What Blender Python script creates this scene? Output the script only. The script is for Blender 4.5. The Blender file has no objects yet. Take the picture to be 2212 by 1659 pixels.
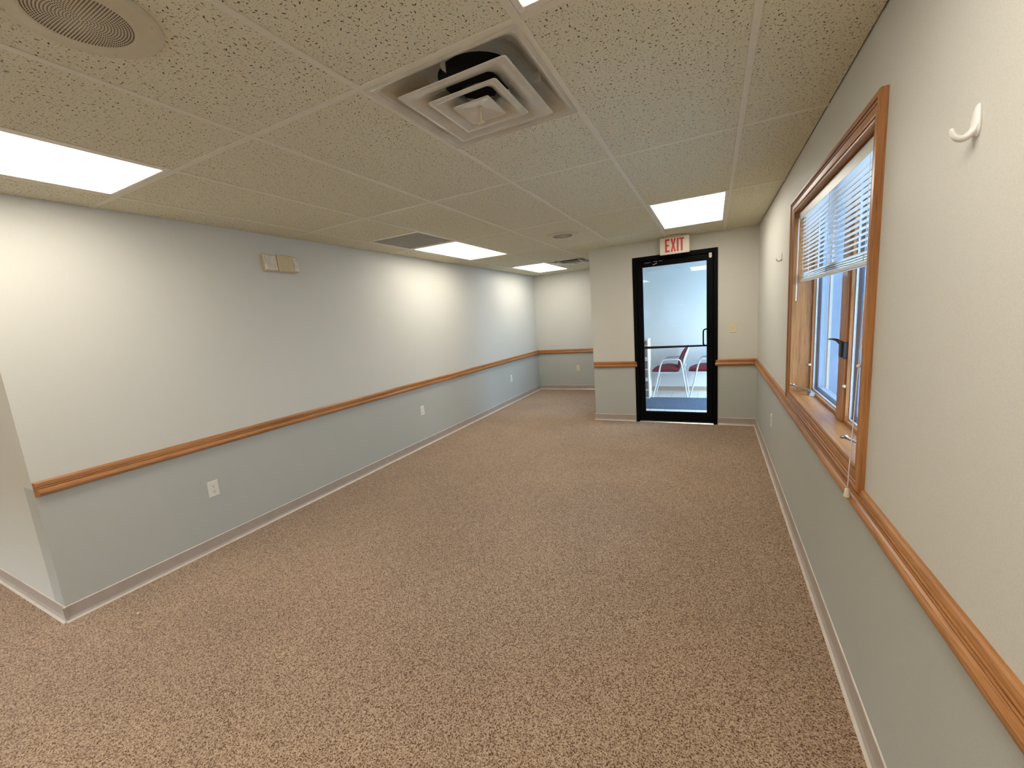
import bpy, math, random
from mathutils import Vector, Matrix

random.seed(7)
S = bpy.context.scene
COL = S.collection

# ---------------------------------------------------------------- camera, world, exposure
YAW, PITCH, ROLL, FPX, CZ = -0.4663, -0.1564, -0.0774, 875.94, 1.4784
_f = Vector((math.sin(YAW) * math.cos(PITCH), math.cos(YAW) * math.cos(PITCH), math.sin(PITCH)))
_r = Vector((math.cos(YAW), -math.sin(YAW), 0))
_u = _r.cross(_f)
_c, _s = math.cos(ROLL), math.sin(ROLL)
_r2, _u2 = _c * _r + _s * _u, -_s * _r + _c * _u
cam_data = bpy.data.cameras.new('camera')
cam_data.sensor_fit = 'HORIZONTAL'
cam_data.sensor_width = 36.0
cam_data.lens = 36.0 * FPX / 2212.0
cam_data.clip_start = 0.02
cam = bpy.data.objects.new('camera', cam_data)
COL.objects.link(cam)
M = Matrix((_r2, _u2, -_f)).transposed().to_4x4()
M.translation = Vector((0, 0, CZ))
cam.matrix_world = M
S.camera = cam

SKY = 15.0            # daylight strength
LAMP = 5.9           # radiance of the fluorescent diffusers
world = bpy.data.worlds.new('sky'); S.world = world
world.use_nodes = True
wn = world.node_tree.nodes; wl = world.node_tree.links
wn.clear()
w_out = wn.new('ShaderNodeOutputWorld'); w_bg = wn.new('ShaderNodeBackground')
w_tc = wn.new('ShaderNodeTexCoord'); w_sep = wn.new('ShaderNodeSeparateXYZ'); w_rmp = wn.new('ShaderNodeValToRGB')
wl.new(w_tc.outputs['Generated'], w_sep.inputs[0]); wl.new(w_sep.outputs['Z'], w_rmp.inputs[0])
w_rmp.color_ramp.elements[0].position = 0.0; w_rmp.color_ramp.elements[0].color = (0.80, 0.90, 1.0, 1)
w_rmp.color_ramp.elements[1].position = 0.7; w_rmp.color_ramp.elements[1].color = (0.50, 0.72, 1.0, 1)
wl.new(w_rmp.outputs[0], w_bg.inputs['Color']); w_bg.inputs['Strength'].default_value = SKY
wl.new(w_bg.outputs[0], w_out.inputs[0])

vs = S.view_settings
S.display_settings.display_device = 'sRGB'
vs.view_transform = 'Standard'; vs.look = 'None'; vs.gamma = 1.0; vs.use_curve_mapping = False
vs.exposure = 0.68
S.cycles.use_denoising = True
S.cycles.diffuse_bounces = 8
S.cycles.max_bounces = 14
S.cycles.transparent_max_bounces = 16
S.cycles.sample_clamp_indirect = 8.0
S.cycles.caustics_reflective = False
S.cycles.caustics_refractive = False

# ---------------------------------------------------------------- dimensions (metres)
H = 2.307
XR, XL = 0.461, -3.243
YA, YB, YD = 0.691, 7.755, 5.492
XC = -1.478
YBK = -3.6           # wall behind the camera
XLL = -5.7           # far end of the space that opens to the left
K0, L0, FT = -0.4935, 1.189, 0.6096
kx = lambda k: K0 - FT * k
ly = lambda j: L0 + 2 * FT * j
VX0, VX1, VY1 = -1.36, 1.30, 7.66      # vestibule
TOP = H + 0.30


def portal(name, loc, rot, sx, sy):
    d = bpy.data.lights.new(name, 'AREA'); d.shape = 'RECTANGLE'; d.size = sx; d.size_y = sy
    d.cycles.is_portal = True
    o = bpy.data.objects.new(name, d); o.location = loc; o.rotation_euler = rot; COL.objects.link(o)


portal('daylight_window', (XR + 0.22, 2.455, 1.44), (0, math.pi / 2, 0), 1.2, 1.5)
portal('daylight_entry', (VX1 + 0.1, 6.62, 1.1), (0, math.pi / 2, 0), 2.1, 1.9)
portal('daylight_rear', (-2.6, YBK - 0.15, 1.44), (math.pi / 2, 0, 0), 5.4, 1.2)

# ---------------------------------------------------------------- materials
def new_mat(name):
    m = bpy.data.materials.new(name); m.use_nodes = True
    nt = m.node_tree
    return m, nt.nodes, nt.links, nt.nodes['Principled BSDF']


def coords(n, l, scale=(1, 1, 1), kind='world', rot=(0, 0, 0)):
    mp = n.new('ShaderNodeMapping'); mp.inputs['Scale'].default_value = scale; mp.inputs['Rotation'].default_value = rot
    if kind == 'world':
        g = n.new('ShaderNodeNewGeometry'); l.new(g.outputs['Position'], mp.inputs['Vector'])
    else:
        g = n.new('ShaderNodeTexCoord'); l.new(g.outputs['Object'], mp.inputs['Vector'])
    return mp.outputs['Vector']


def noise(n, l, vec, scale, detail=2.0, rough=0.5):
    t = n.new('ShaderNodeTexNoise'); t.inputs['Scale'].default_value = scale
    t.inputs['Detail'].default_value = detail; t.inputs['Roughness'].default_value = rough
    l.new(vec, t.inputs['Vector'])
    return t.outputs['Fac']


def ramp(n, l, fac, stops):
    r = n.new('ShaderNodeValToRGB'); e = r.color_ramp.elements
    while len(e) < len(stops): e.new(0.5)
    for i, (p, c) in enumerate(stops):
        e[i].position = p; e[i].color = (*c, 1)
    l.new(fac, r.inputs[0])
    return r.outputs['Color']


def bump(n, l, height, b, strength=0.3, dist=0.002):
    bp = n.new('ShaderNodeBump'); bp.inputs['Strength'].default_value = strength; bp.inputs['Distance'].default_value = dist
    l.new(height, bp.inputs['Height']); l.new(bp.outputs['Normal'], b.inputs['Normal'])


def math_(n, l, op, a, b=None):
    m = n.new('ShaderNodeMath'); m.operation = op
    for i, v in enumerate((a, b)):
        if v is None: continue
        if isinstance(v, (int, float)): m.inputs[i].default_value = v
        else: l.new(v, m.inputs[i])
    return m.outputs[0]


def mix(n, l, fac, a, b):
    m = n.new('ShaderNodeMix'); m.data_type = 'RGBA'
    for idx, v in ((0, fac), (6, a), (7, b)):
        if isinstance(v, (int, float)): m.inputs[idx].default_value = v
        elif isinstance(v, tuple): m.inputs[idx].default_value = (*v, 1)
        else: l.new(v, m.inputs[idx])
    return m.outputs[2]


def plain(name, col, rough=0.5, metal=0.0, var=0.06, vscale=40.0, bumps=0.0, bscale=300.0, spec=0.5):
    m, n, l, b = new_mat(name)
    v = coords(n, l, kind='object')
    f = noise(n, l, v, vscale, 3)
    lo = tuple(max(0, c * (1 - var)) for c in col); hi = tuple(min(1, c * (1 + var)) for c in col)
    l.new(ramp(n, l, f, [(0.3, lo), (0.7, hi)]), b.inputs['Base Color'])
    b.inputs['Roughness'].default_value = rough; b.inputs['Metallic'].default_value = metal
    b.inputs['Specular IOR Level'].default_value = spec
    if bumps: bump(n, l, noise(n, l, v, bscale, 2), b, bumps, 0.001)
    return m


def wall_paint(name, upper, lower, zline=0.78):
    m, n, l, b = new_mat(name)
    v = coords(n, l)
    g = n.new('ShaderNodeSeparateXYZ'); l.new(v, g.inputs[0])
    z = math_(n, l, 'GREATER_THAN', g.outputs['Z'], zline)
    blot = noise(n, l, v, 1.6, 3)
    spk = noise(n, l, v, 420, 2)
    up = mix(n, l, blot, tuple(c * 0.97 for c in upper), tuple(min(1, c * 1.03) for c in upper))
    lo = mix(n, l, blot, tuple(c * 0.96 for c in lower), tuple(min(1, c * 1.04) for c in lower))
    base = mix(n, l, z, lo, up)
    sp = ramp(n, l, spk, [(0.3, (0.94, 0.94, 0.94)), (0.7, (1.06, 1.06, 1.06))])
    mm = n.new('ShaderNodeMix'); mm.data_type = 'RGBA'; mm.blend_type = 'MULTIPLY'; mm.inputs[0].default_value = 1
    l.new(base, mm.inputs[6]); l.new(sp, mm.inputs[7])
    l.new(mm.outputs[2], b.inputs['Base Color'])
    b.inputs['Roughness'].default_value = 0.55; b.inputs['Specular IOR Level'].default_value = 0.35
    bump(n, l, noise(n, l, v, 260, 2), b, 0.12, 0.001)
    return m


def wood(name, axis, dark=1.0):
    m, n, l, b = new_mat(name)
    sc = [38.0, 38.0, 38.0]; sc['xyz'.index(axis)] = 1.6
    v = coords(n, l, tuple(sc))
    grain = noise(n, l, v, 1.0, 5, 0.6)
    sc2 = [260.0, 260.0, 260.0]; sc2['xyz'.index(axis)] = 9.0
    fine = noise(n, l, coords(n, l, tuple(sc2)), 1.0, 3, 0.6)
    c1 = ramp(n, l, grain, [(0.25, (0.27 * dark, 0.10 * dark, 0.028 * dark)), (0.5, (0.43 * dark, 0.185 * dark, 0.058 * dark)),
                            (0.75, (0.54 * dark, 0.26 * dark, 0.095 * dark))])
    c2 = ramp(n, l, fine, [(0.34, (0.62, 0.58, 0.55)), (0.5, (1, 1, 1))])
    mm = n.new('ShaderNodeMix'); mm.data_type = 'RGBA'; mm.blend_type = 'MULTIPLY'; mm.inputs[0].default_value = 0.8
    l.new(c1, mm.inputs[6]); l.new(c2, mm.inputs[7]); l.new(mm.outputs[2], b.inputs['Base Color'])
    b.inputs['Roughness'].default_value = 0.34
    bump(n, l, fine, b, 0.12, 0.0006)
    return m


def emitter(name, col, strength):
    m, n, l, b = new_mat(name)
    v = coords(n, l, kind='object')
    t = noise(n, l, v, 300, 1)
    l.new(ramp(n, l, t, [(0.3, tuple(c * 0.985 for c in col)), (0.7, col)]), b.inputs['Emission Color'])
    b.inputs['Base Color'].default_value = (0.8, 0.8, 0.8, 1)
    b.inputs['Emission Strength'].default_value = strength
    return m


def glass(name, tint=(1, 1, 1), refl=1.0):
    m, n, l, b = new_mat(name)
    n.remove(b)
    out = n['Material Output']
    tr = n.new('ShaderNodeBsdfTransparent'); tr.inputs[0].default_value = (*tint, 1)
    gl = n.new('ShaderNodeBsdfGlossy'); gl.inputs['Roughness'].default_value = 0.0
    # Schlick reflectance, the same from either face of the thin sheet
    g = n.new('ShaderNodeNewGeometry'); dt = n.new('ShaderNodeVectorMath'); dt.operation = 'DOT_PRODUCT'
    l.new(g.outputs['Incoming'], dt.inputs[0]); l.new(g.outputs['Normal'], dt.inputs[1])
    c = math_(n, l, 'POWER', math_(n, l, 'SUBTRACT', 1.0, math_(n, l, 'ABSOLUTE', dt.outputs['Value'])), 5.0)
    fr = math_(n, l, 'ADD', math_(n, l, 'MULTIPLY', c, 0.7), 0.035)
    mx = n.new('ShaderNodeMixShader')
    l.new(math_(n, l, 'MULTIPLY', fr, refl), mx.inputs[0]); l.new(tr.outputs[0], mx.inputs[1]); l.new(gl.outputs[0], mx.inputs[2])
    l.new(mx.outputs[0], out.inputs[0])
    return m


def screen_mat(name):
    m, n, l, b = new_mat(name)
    n.remove(b); out = n['Material Output']
    tr = n.new('ShaderNodeBsdfTransparent'); df = n.new('ShaderNodeBsdfDiffuse'); df.inputs[0].default_value = (0.22, 0.25, 0.32, 1)
    mx = n.new('ShaderNodeMixShader')
    v = coords(n, l)
    f = ramp(n, l, noise(n, l, v, 900, 1), [(0.3, (0.30, 0.30, 0.30)), (0.7, (0.42, 0.42, 0.42))])
    l.new(f, mx.inputs[0]); l.new(tr.outputs[0], mx.inputs[1]); l.new(df.outputs[0], mx.inputs[2]); l.new(mx.outputs[0], out.inputs[0])
    return m


def carpet_mat():
    m, n, l, b = new_mat('brown_fleck_carpet')
    v = coords(n, l)
    vo = n.new('ShaderNodeTexVoronoi'); vo.inputs['Scale'].default_value = 260; l.new(v, vo.inputs['Vector'])
    sep = n.new('ShaderNodeSeparateColor'); l.new(vo.outputs['Color'], sep.inputs[0])
    clump = noise(n, l, v, 170, 2, 0.65)
    fac = math_(n, l, 'ADD', math_(n, l, 'MULTIPLY', sep.outputs[0], 0.62), math_(n, l, 'MULTIPLY', clump, 0.5))
    c = ramp(n, l, fac, [(0.22, (0.075, 0.036, 0.018)), (0.38, (0.20, 0.115, 0.064)), (0.50, (0.34, 0.222, 0.142)), (0.80, (0.54, 0.385, 0.265))])
    big = ramp(n, l, noise(n, l, v, 1.1, 3), [(0.3, (0.90, 0.90, 0.90)), (0.7, (1.08, 1.08, 1.08))])
    mm = n.new('ShaderNodeMix'); mm.data_type = 'RGBA'; mm.blend_type = 'MULTIPLY'; mm.inputs[0].default_value = 1
    l.new(c, mm.inputs[6]); l.new(big, mm.inputs[7]); l.new(mm.outputs[2], b.inputs['Base Color'])
    b.inputs['Roughness'].default_value = 0.95; b.inputs['Specular IOR Level'].default_value = 0.1
    b.inputs['Sheen Weight'].default_value = 0.15
    bump(n, l, fac, b, 0.6, 0.006)
    return m


def tile_mat():
    m, n, l, b = new_mat('fissured_mineral_tile')
    v = coords(n, l)
    sep = n.new('ShaderNodeSeparateXYZ'); l.new(v, sep.inputs[0])
    cmb = n.new('ShaderNodeCombineXYZ'); l.new(sep.outputs['X'], cmb.inputs[0]); l.new(sep.outputs['Y'], cmb.inputs[1])

    def pits(scale, sx, sy, r0, r1):
        vo = n.new('ShaderNodeTexVoronoi'); vo.voronoi_dimensions = '2D'; vo.inputs['Scale'].default_value = scale
        l.new(cmb.outputs[0], vo.inputs['Vector'])
        sc = n.new('ShaderNodeSeparateColor'); l.new(vo.outputs['Color'], sc.inputs[0])
        sub = n.new('ShaderNodeVectorMath'); sub.operation = 'SUBTRACT'
        l.new(cmb.outputs[0], sub.inputs[0]); l.new(vo.outputs['Position'], sub.inputs[1])
        rt = n.new('ShaderNodeVectorRotate'); rt.rotation_type = 'Z_AXIS'
        l.new(sub.outputs[0], rt.inputs['Vector']); l.new(math_(n, l, 'MULTIPLY', sc.outputs[0], 6.283), rt.inputs['Angle'])
        scl = n.new('ShaderNodeVectorMath'); scl.operation = 'MULTIPLY'; scl.inputs[1].default_value = (sx, sy, 1)
        l.new(rt.outputs[0], scl.inputs[0])
        ln = n.new('ShaderNodeVectorMath'); ln.operation = 'LENGTH'; l.new(scl.outputs[0], ln.inputs[0])
        wob = math_(n, l, 'MULTIPLY', math_(n, l, 'SUBTRACT', noise(n, l, v, 260, 1), 0.5), 0.9)
        d = math_(n, l, 'ADD', ln.outputs['Value'], wob)
        thr = math_(n, l, 'ADD', math_(n, l, 'MULTIPLY', sc.outputs[1], r1 - r0), r0)
        q = math_(n, l, 'DIVIDE', math_(n, l, 'SUBTRACT', thr, d), 0.22)
        q.node.use_clamp = True
        return q
    a = pits(50, 200, 500, 0.0, 1.15)
    c = pits(115, 430, 680, -0.1, 1.1)
    pit = math_(n, l, 'MAXIMUM', a, math_(n, l, 'MULTIPLY', c, 0.75))
    grain = ramp(n, l, noise(n, l, v, 500, 2), [(0.3, (0.63, 0.595, 0.44)), (0.7, (0.74, 0.705, 0.53))])
    l.new(mix(n, l, pit, grain, (0.13, 0.10, 0.06)), b.inputs['Base Color'])
    b.inputs['Roughness'].default_value = 0.9; b.inputs['Specular IOR Level'].default_value = 0.15
    bump(n, l, math_(n, l, 'SUBTRACT', 1.0, pit), b, 0.7, 0.004)
    return m


def block_mat(name, col):
    m, n, l, b = new_mat(name)
    v = coords(n, l, (1, 1, 1), rot=(math.pi / 2, 0, 0))
    br = n.new('ShaderNodeTexBrick'); l.new(v, br.inputs['Vector'])
    br.inputs['Scale'].default_value = 1.0; br.inputs['Brick Width'].default_value = 0.4; br.inputs['Row Height'].default_value = 0.2
    br.inputs['Mortar Size'].default_value = 0.006
    br.inputs['Color1'].default_value = (*col, 1); br.inputs['Color2'].default_value = (*[c * 0.93 for c in col], 1)
    br.inputs['Mortar'].default_value = (*[c * 0.8 for c in col], 1)
    l.new(br.outputs['Color'], b.inputs['Base Color']); b.inputs['Roughness'].default_value = 0.8
    return m


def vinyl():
    """taupe cove base, light painted into the colour along its thin top edge and toe"""
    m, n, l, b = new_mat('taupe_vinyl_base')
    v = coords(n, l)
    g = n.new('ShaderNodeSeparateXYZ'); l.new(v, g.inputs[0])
    pale = math_(n, l, 'MAXIMUM', math_(n, l, 'LESS_THAN', g.outputs['Z'], 0.011), math_(n, l, 'GREATER_THAN', g.outputs['Z'], 0.0865))  # mask of the painted-in highlight on top edge and toe
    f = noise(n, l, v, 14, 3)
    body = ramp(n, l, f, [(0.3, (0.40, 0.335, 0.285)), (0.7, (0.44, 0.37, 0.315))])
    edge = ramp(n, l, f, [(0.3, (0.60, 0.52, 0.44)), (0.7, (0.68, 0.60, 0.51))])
    l.new(mix(n, l, pale, body, edge), b.inputs['Base Color']); b.inputs['Roughness'].default_value = 0.32
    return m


UP, LO = (0.65, 0.635, 0.57), (0.48, 0.487, 0.442)
MT = dict(
    paint=wall_paint('two_tone_wall_paint', UP, LO),
    paint_plain=wall_paint('plain_wall_paint', UP, UP, -1.0),
    paint_vest=wall_paint('vestibule_wall_paint', (0.70, 0.72, 0.72), (0.70, 0.72, 0.72), -1.0),
    carpet=carpet_mat(), tile=tile_mat(),
    tee=plain('painted_steel_grid', (0.70, 0.655, 0.52), 0.45, var=0.02),
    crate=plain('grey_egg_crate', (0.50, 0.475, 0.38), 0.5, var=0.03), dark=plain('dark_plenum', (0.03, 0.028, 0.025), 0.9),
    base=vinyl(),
    ox=wood('oak_along_x', 'x'), oy=wood('oak_along_y', 'y'), oz=wood('oak_along_z', 'z'),
    lamp=emitter('fluorescent_diffuser', (1.0, 0.94, 0.83), LAMP),
    lampframe=plain('white_enamel_frame', (0.72, 0.68, 0.60), 0.4, var=0.02),
    cream=plain('cream_enamel_plate', (0.57, 0.51, 0.35), 0.42, var=0.03),
    ventmetal=plain('offwhite_vent_enamel', (0.58, 0.54, 0.43), 0.20, var=0.10, vscale=9, spec=0.7),
    white=plain('white_plastic', (0.78, 0.75, 0.71), 0.35, var=0.02),
    ivory=plain('ivory_plastic', (0.72, 0.65, 0.45), 0.4, var=0.03),
    almond=plain('almond_outlet_plastic', (0.74, 0.72, 0.62), 0.38, var=0.02),
    slot=plain('dark_slot', (0.04, 0.035, 0.03), 0.6),
    black=plain('black_anodised_aluminium', (0.003, 0.003, 0.0035), 0.5, var=0.2, spec=0.07),
    silver=plain('brushed_aluminium', (0.62, 0.61, 0.58), 0.32, metal=0.85, var=0.05),
    glass=glass('door_glass'), wglass=glass('window_glass', (0.80, 0.875, 0.93)), eglass=glass('entry_glass', (0.82, 0.87, 0.88)), tglass=glass('tinted_glass', (0.62, 0.69, 0.76)),
    screen=screen_mat('insect_screen_mesh'),
    red=plain('red_sign_letter', (0.62, 0.012, 0.02), 0.4, var=0.04),
    signface=plain('sign_face', (0.78, 0.72, 0.58), 0.4, var=0.02),
    tan=plain('aged_tan_plastic', (0.60, 0.51, 0.30), 0.4, var=0.05),
    lens=plain('clear_prismatic_lens', (0.74, 0.69, 0.58), 0.10, var=0.12, vscale=25),
    slat=plain('white_blind_slat', (0.87, 0.86, 0.83), 0.35, var=0.02),
    rail=plain('pale_blind_rail', (0.66, 0.70, 0.64), 0.35, var=0.03),
    cord=plain('white_cord', (0.82, 0.76, 0.68), 0.7, var=0.03),
    bronze=plain('dark_bronze_hardware', (0.06, 0.055, 0.055), 0.35, metal=0.6),
    pewter=plain('pewter_crank', (0.42, 0.40, 0.40), 0.25, metal=0.9),
    sashm=plain('slate_sash', (0.30, 0.36, 0.43), 0.45, var=0.03), alu=plain('white_screen_frame', (0.70, 0.72, 0.76), 0.4, var=0.02),
    maroon=plain('maroon_upholstery', (0.155, 0.010, 0.028), 0.85, var=0.2, vscale=60, bumps=0.3),
    tube=plain('pale_grey_tube', (0.72, 0.76, 0.78), 0.35, var=0.02),
    shell=plain('pale_chair_back', (0.62, 0.68, 0.74), 0.5, var=0.03),
    vtile=plain('white_floor_tile', (0.72, 0.70, 0.69), 0.3, var=0.04, vscale=6),
    grout=plain('grey_grout', (0.42, 0.40, 0.38), 0.9),
    mat=plain('blue_grey_matting', (0.06, 0.095, 0.15), 0.95, var=0.35, vscale=60, bumps=0.6),
    carton=plain('white_cardboard', (0.68, 0.62, 0.56), 0.8, var=0.05),
    cartonfront=plain('printed_carton_front', (0.20, 0.165, 0.14), 0.75, var=0.45, vscale=14),
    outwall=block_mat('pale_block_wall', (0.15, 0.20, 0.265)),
    outfar=plain('slate_siding', (0.10, 0.13, 0.20), 0.8, var=0.1, vscale=2),
    outrear=plain('dark_rear_blocker', (0.06, 0.065, 0.07), 0.85, var=0.1, vscale=2),
    ground=plain('concrete_paving', (0.56, 0.55, 0.53), 0.9, var=0.1, vscale=3),
    shade=plain('white_roller_shade', (0.75, 0.75, 0.73), 0.8, var=0.02),
)


# ---------------------------------------------------------------- mesh builder
class MB:
    def __init__(s): s.v, s.f, s.sm = [], [], []

    def add(s, vs, fs, smooth=False):
        o = len(s.v); s.v += [tuple(p) for p in vs]
        for f in fs: s.f.append([i + o for i in f]); s.sm.append(smooth)
        return s

    def box(s, x0, x1, y0, y1, z0, z1):
        x0, x1 = sorted((x0, x1)); y0, y1 = sorted((y0, y1)); z0, z1 = sorted((z0, z1))
        v = [(x, y, z) for x in (x0, x1) for y in (y0, y1) for z in (z0, z1)]
        return s.add(v, [(0, 1, 3, 2), (4, 6, 7, 5), (0, 4, 5, 1), (2, 3, 7, 6), (0, 2, 6, 4), (1, 5, 7, 3)])

    def bbox(s, x0, x1, y0, y1, z0, z1, b=0.002):
        """box with chamfered edges"""
        x0, x1 = sorted((x0, x1)); y0, y1 = sorted((y0, y1)); z0, z1 = sorted((z0, z1))
        b = min(b, (x1 - x0) / 3, (y1 - y0) / 3, (z1 - z0) / 3)
        P = []
        idx = {}
        for ix, x in enumerate((x0, x1)):
            for iy, y in enumerate((y0, y1)):
                for iz, z in enumerate((z0, z1)):
                    dx, dy, dz = (b if not ix else -b), (b if not iy else -b), (b if not iz else -b)
                    idx[ix, iy, iz] = len(P)
                    P += [(x, y + dy, z + dz), (x + dx, y, z + dz), (x + dx, y + dy, z)]
        F = []
        for a in range(3):
            o = [i for i in range(3) if i != a]
            for e in (0, 1):
                q = []
                for u, w in ((0, 0), (0, 1), (1, 1), (1, 0)):
                    k = [0, 0, 0]; k[a] = e; k[o[0]] = u; k[o[1]] = w
                    q.append(idx[tuple(k)] + a)
                F.append(q)
            for u in (0, 1):
                for w in (0, 1):
                    k0 = [0, 0, 0]; k1 = [0, 0, 0]; k0[a] = 0; k1[a] = 1
                    k0[o[0]] = k1[o[0]] = u; k0[o[1]] = k1[o[1]] = w
                    F.append([idx[tuple(k0)] + o[0], idx[tuple(k0)] + o[1], idx[tuple(k1)] + o[1], idx[tuple(k1)] + o[0]])
        for k in idx.values(): F.append([k, k + 1, k + 2])
        return s.add(P, F)

    def loft(s, rings, closed=True, cap=True, smooth=False):
        n = len(rings[0]); vs = [p for r in rings for p in r]; fs = []
        for i in range(len(rings) - 1):
            for j in range(n if closed else n - 1):
                k = (j + 1) % n
                fs.append((i * n + j, i * n + k, (i + 1) * n + k, (i + 1) * n + j))
        s.add(vs, fs, smooth)
        if cap and closed:
            s.add(rings[0], [tuple(range(n))[::-1]]); s.add(rings[-1], [tuple(range(n))])
        return s

    def tube(s, pts, r, n=8, cap=True):
        pts = [Vector(p) for p in pts]; rings = []
        rr = r if isinstance(r, (list, tuple)) else [r] * len(pts)
        up = None
        for i, p in enumerate(pts):
            t = (pts[min(i + 1, len(pts) - 1)] - pts[max(i - 1, 0)]).normalized()
            if up is None: up = t.orthogonal().normalized()
            up = (up - t * up.dot(t)).normalized(); sd = t.cross(up)
            rings.append([p + rr[i] * (math.cos(a) * up + math.sin(a) * sd) for a in (2 * math.pi * k / n for k in range(n))])
        return s.loft(rings, smooth=True, cap=cap)

    def lathe(s, prof, c=(0, 0, 0), n=32, axis='z', cap=False):
        rings = []
        for r, h in prof:
            ring = []
            for k in range(n):
                a = 2 * math.pi * k / n; u, w = r * math.cos(a), r * math.sin(a)
                p = {'z': (u, w, h), 'y': (u, h, w), 'x': (h, u, w)}[axis]
                ring.append((p[0] + c[0], p[1] + c[1], p[2] + c[2]))
            rings.append(ring)
        return s.loft(rings, smooth=True, cap=cap)

    def extrude(s, prof, axis, a, b):
        """prof: list of 2D points; axis: extrusion axis"""
        def P(q, t):
            return {'x': (t, q[0], q[1]), 'y': (q[0], t, q[1]), 'z': (q[0], q[1], t)}[axis]
        return s.loft([[P(q, a) for q in prof], [P(q, b) for q in prof]])

    def mesh(s, name):
        me = bpy.data.meshes.new(name)
        me.from_pydata(s.v, [], s.f); me.update()
        me.polygons.foreach_set('use_smooth', s.sm)
        import bmesh
        bm = bmesh.new(); bm.from_mesh(me); bmesh.ops.recalc_face_normals(bm, faces=bm.faces); bm.to_mesh(me); bm.free()
        return me


def obj(name, mb, mat, parent=None, label=None, kind=None):
    if parent is not None:
        loc = parent.location + (parent.parent.location if parent.parent else Vector())
        mb.v = [(p[0] - loc.x, p[1] - loc.y, p[2] - loc.z) for p in mb.v]
    me = mb.mesh(name)
    me.materials.append(MT[mat] if isinstance(mat, str) else mat)
    o = bpy.data.objects.new(name, me); COL.objects.link(o)
    if parent is not None:
        o.parent = parent
    if label: o['label'] = label
    if kind: o['kind'] = kind
    return o


def thing(name, loc, label, cat, group=None):
    o = bpy.data.objects.new(name, None); COL.objects.link(o); o.location = loc
    o.empty_display_size = 0.05
    o['label'] = label; o['category'] = cat
    if group: o['group'] = group
    return o


def solo(o, label, cat, group=None):
    o['label'] = label; o['category'] = cat
    if group: o['group'] = group
    return o


def dup(root, loc, label, rz=None):
    r = root.copy(); COL.objects.link(r); r.location = loc; r['label'] = label
    if rz is not None: r.rotation_euler = (0, 0, rz)
    for ch in list(root.children):
        c = ch.copy(); COL.objects.link(c); c.parent = r
        for g in list(ch.children):
            d = g.copy(); COL.objects.link(d); d.parent = c
    return r


def struct(name, mb, mat, parent=None):
    o = obj(name, mb, mat, parent)
    if parent is None: o['kind'] = 'structure'
    return o


def wall_with_hole(axis, fixed0, fixed1, a0, a1, z0, z1, holes):
    """wall slab; axis 'x' = slab normal along x (runs in y); holes = [(a0,a1,z0,z1)] sorted along the run"""
    m = MB()
    def bx(p, q, u, w):
        if q - p < 1e-5 or w - u < 1e-5: return
        if axis == 'x': m.box(fixed0, fixed1, p, q, u, w)
        else: m.box(p, q, fixed0, fixed1, u, w)
    cur = a0
    for (h0, h1, u, w) in holes:
        bx(cur, h0, z0, z1); bx(h0, h1, z0, u); bx(h0, h1, w, z1); cur = h1
    bx(cur, a1, z0, z1)
    return m


# ---------------------------------------------------------------- room shell
WY0, WY1, WZ0, WZ1 = 1.745, 3.165, 0.875, 2.0        # window opening
DX0, DX1, DZ = -0.922, 0.051, 2.130                  # door opening

fl = MB(); fl.box(XLL - 0.2, XR + 0.2, YBK - 0.2, YD, -0.08, 0); fl.box(XL - 0.2, XC, YD, YB + 0.2, -0.08, 0)
struct('floor', fl, 'carpet')
struct('wall_left', MB().box(XL - 0.14, XL, YA, YB + 0.14, 0, TOP), 'paint')
struct('wall_left_side', MB().box(XLL, XL - 0.14, YA, YA + 0.14, 0, TOP), 'paint_plain')
struct('wall_end', MB().box(XL, VX0, YB, YB + 0.14, 0, TOP), 'paint')
struct('wall_door', wall_with_hole('y', YD, YD + 0.12, XC, XR + 0.001, 0, TOP, [(DX0, DX1, 0, DZ)]), 'paint')
struct('wall_alcove', wall_with_hole('x', XC, VX0, YD + 0.12, YB, 0, TOP, [(YD + 0.17, 7.45, 0.10, 2.10)]), 'paint_plain')
struct('wall_right', wall_with_hole('x', XR, XR + 0.20, YBK, YD + 0.12, 0, TOP, [(WY0, WY1, WZ0, WZ1)]), 'paint')
REAR = [(-4.75, -3.75), (-3.45, -2.55), (-2.15, -1.90 + 0.35), (-1.50, -0.84)]
REAR = [(-5.3, -4.4), (-4.0, -3.1), (-2.75, -1.90), (-1.51, -0.84)]
struct('wall_back', wall_with_hole('y', YBK - 0.14, YBK, XLL, XR, 0, TOP, [(a, b, 0.87, 2.0) for a, b in REAR]), 'paint_plain')
struct('wall_far_left', MB().box(XLL - 0.14, XLL, YBK - 0.14, YA + 0.14, 0, TOP), 'paint_plain')
# vestibule shell
struct('wall_vestibule', MB().box(VX0, VX1 + 0.14, VY1, VY1 + 0.14, 0, TOP), 'paint_vest')
struct('wall_entry', wall_with_hole('x', VX1, VX1 + 0.14, YD + 0.12, VY1, 0, TOP, [(5.72, 7.52, 0.05, 2.15)]), 'paint_vest')
struct('wall_wing', MB().box(XR + 0.20, VX1 + 0.14, YD, YD + 0.12, -0.1, TOP + 0.4), 'outwall')
# slab over the ceiling void keeps daylight out of it
rf = MB(); rf.box(XLL - 0.14, XR + 0.2, YBK - 0.14, YD + 0.12, TOP, TOP + 0.1); rf.box(XL - 0.14, VX1 + 0.14, YD + 0.12, YB + 0.14, TOP, TOP + 0.1)
struct('roof_slab', rf, 'dark')

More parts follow.
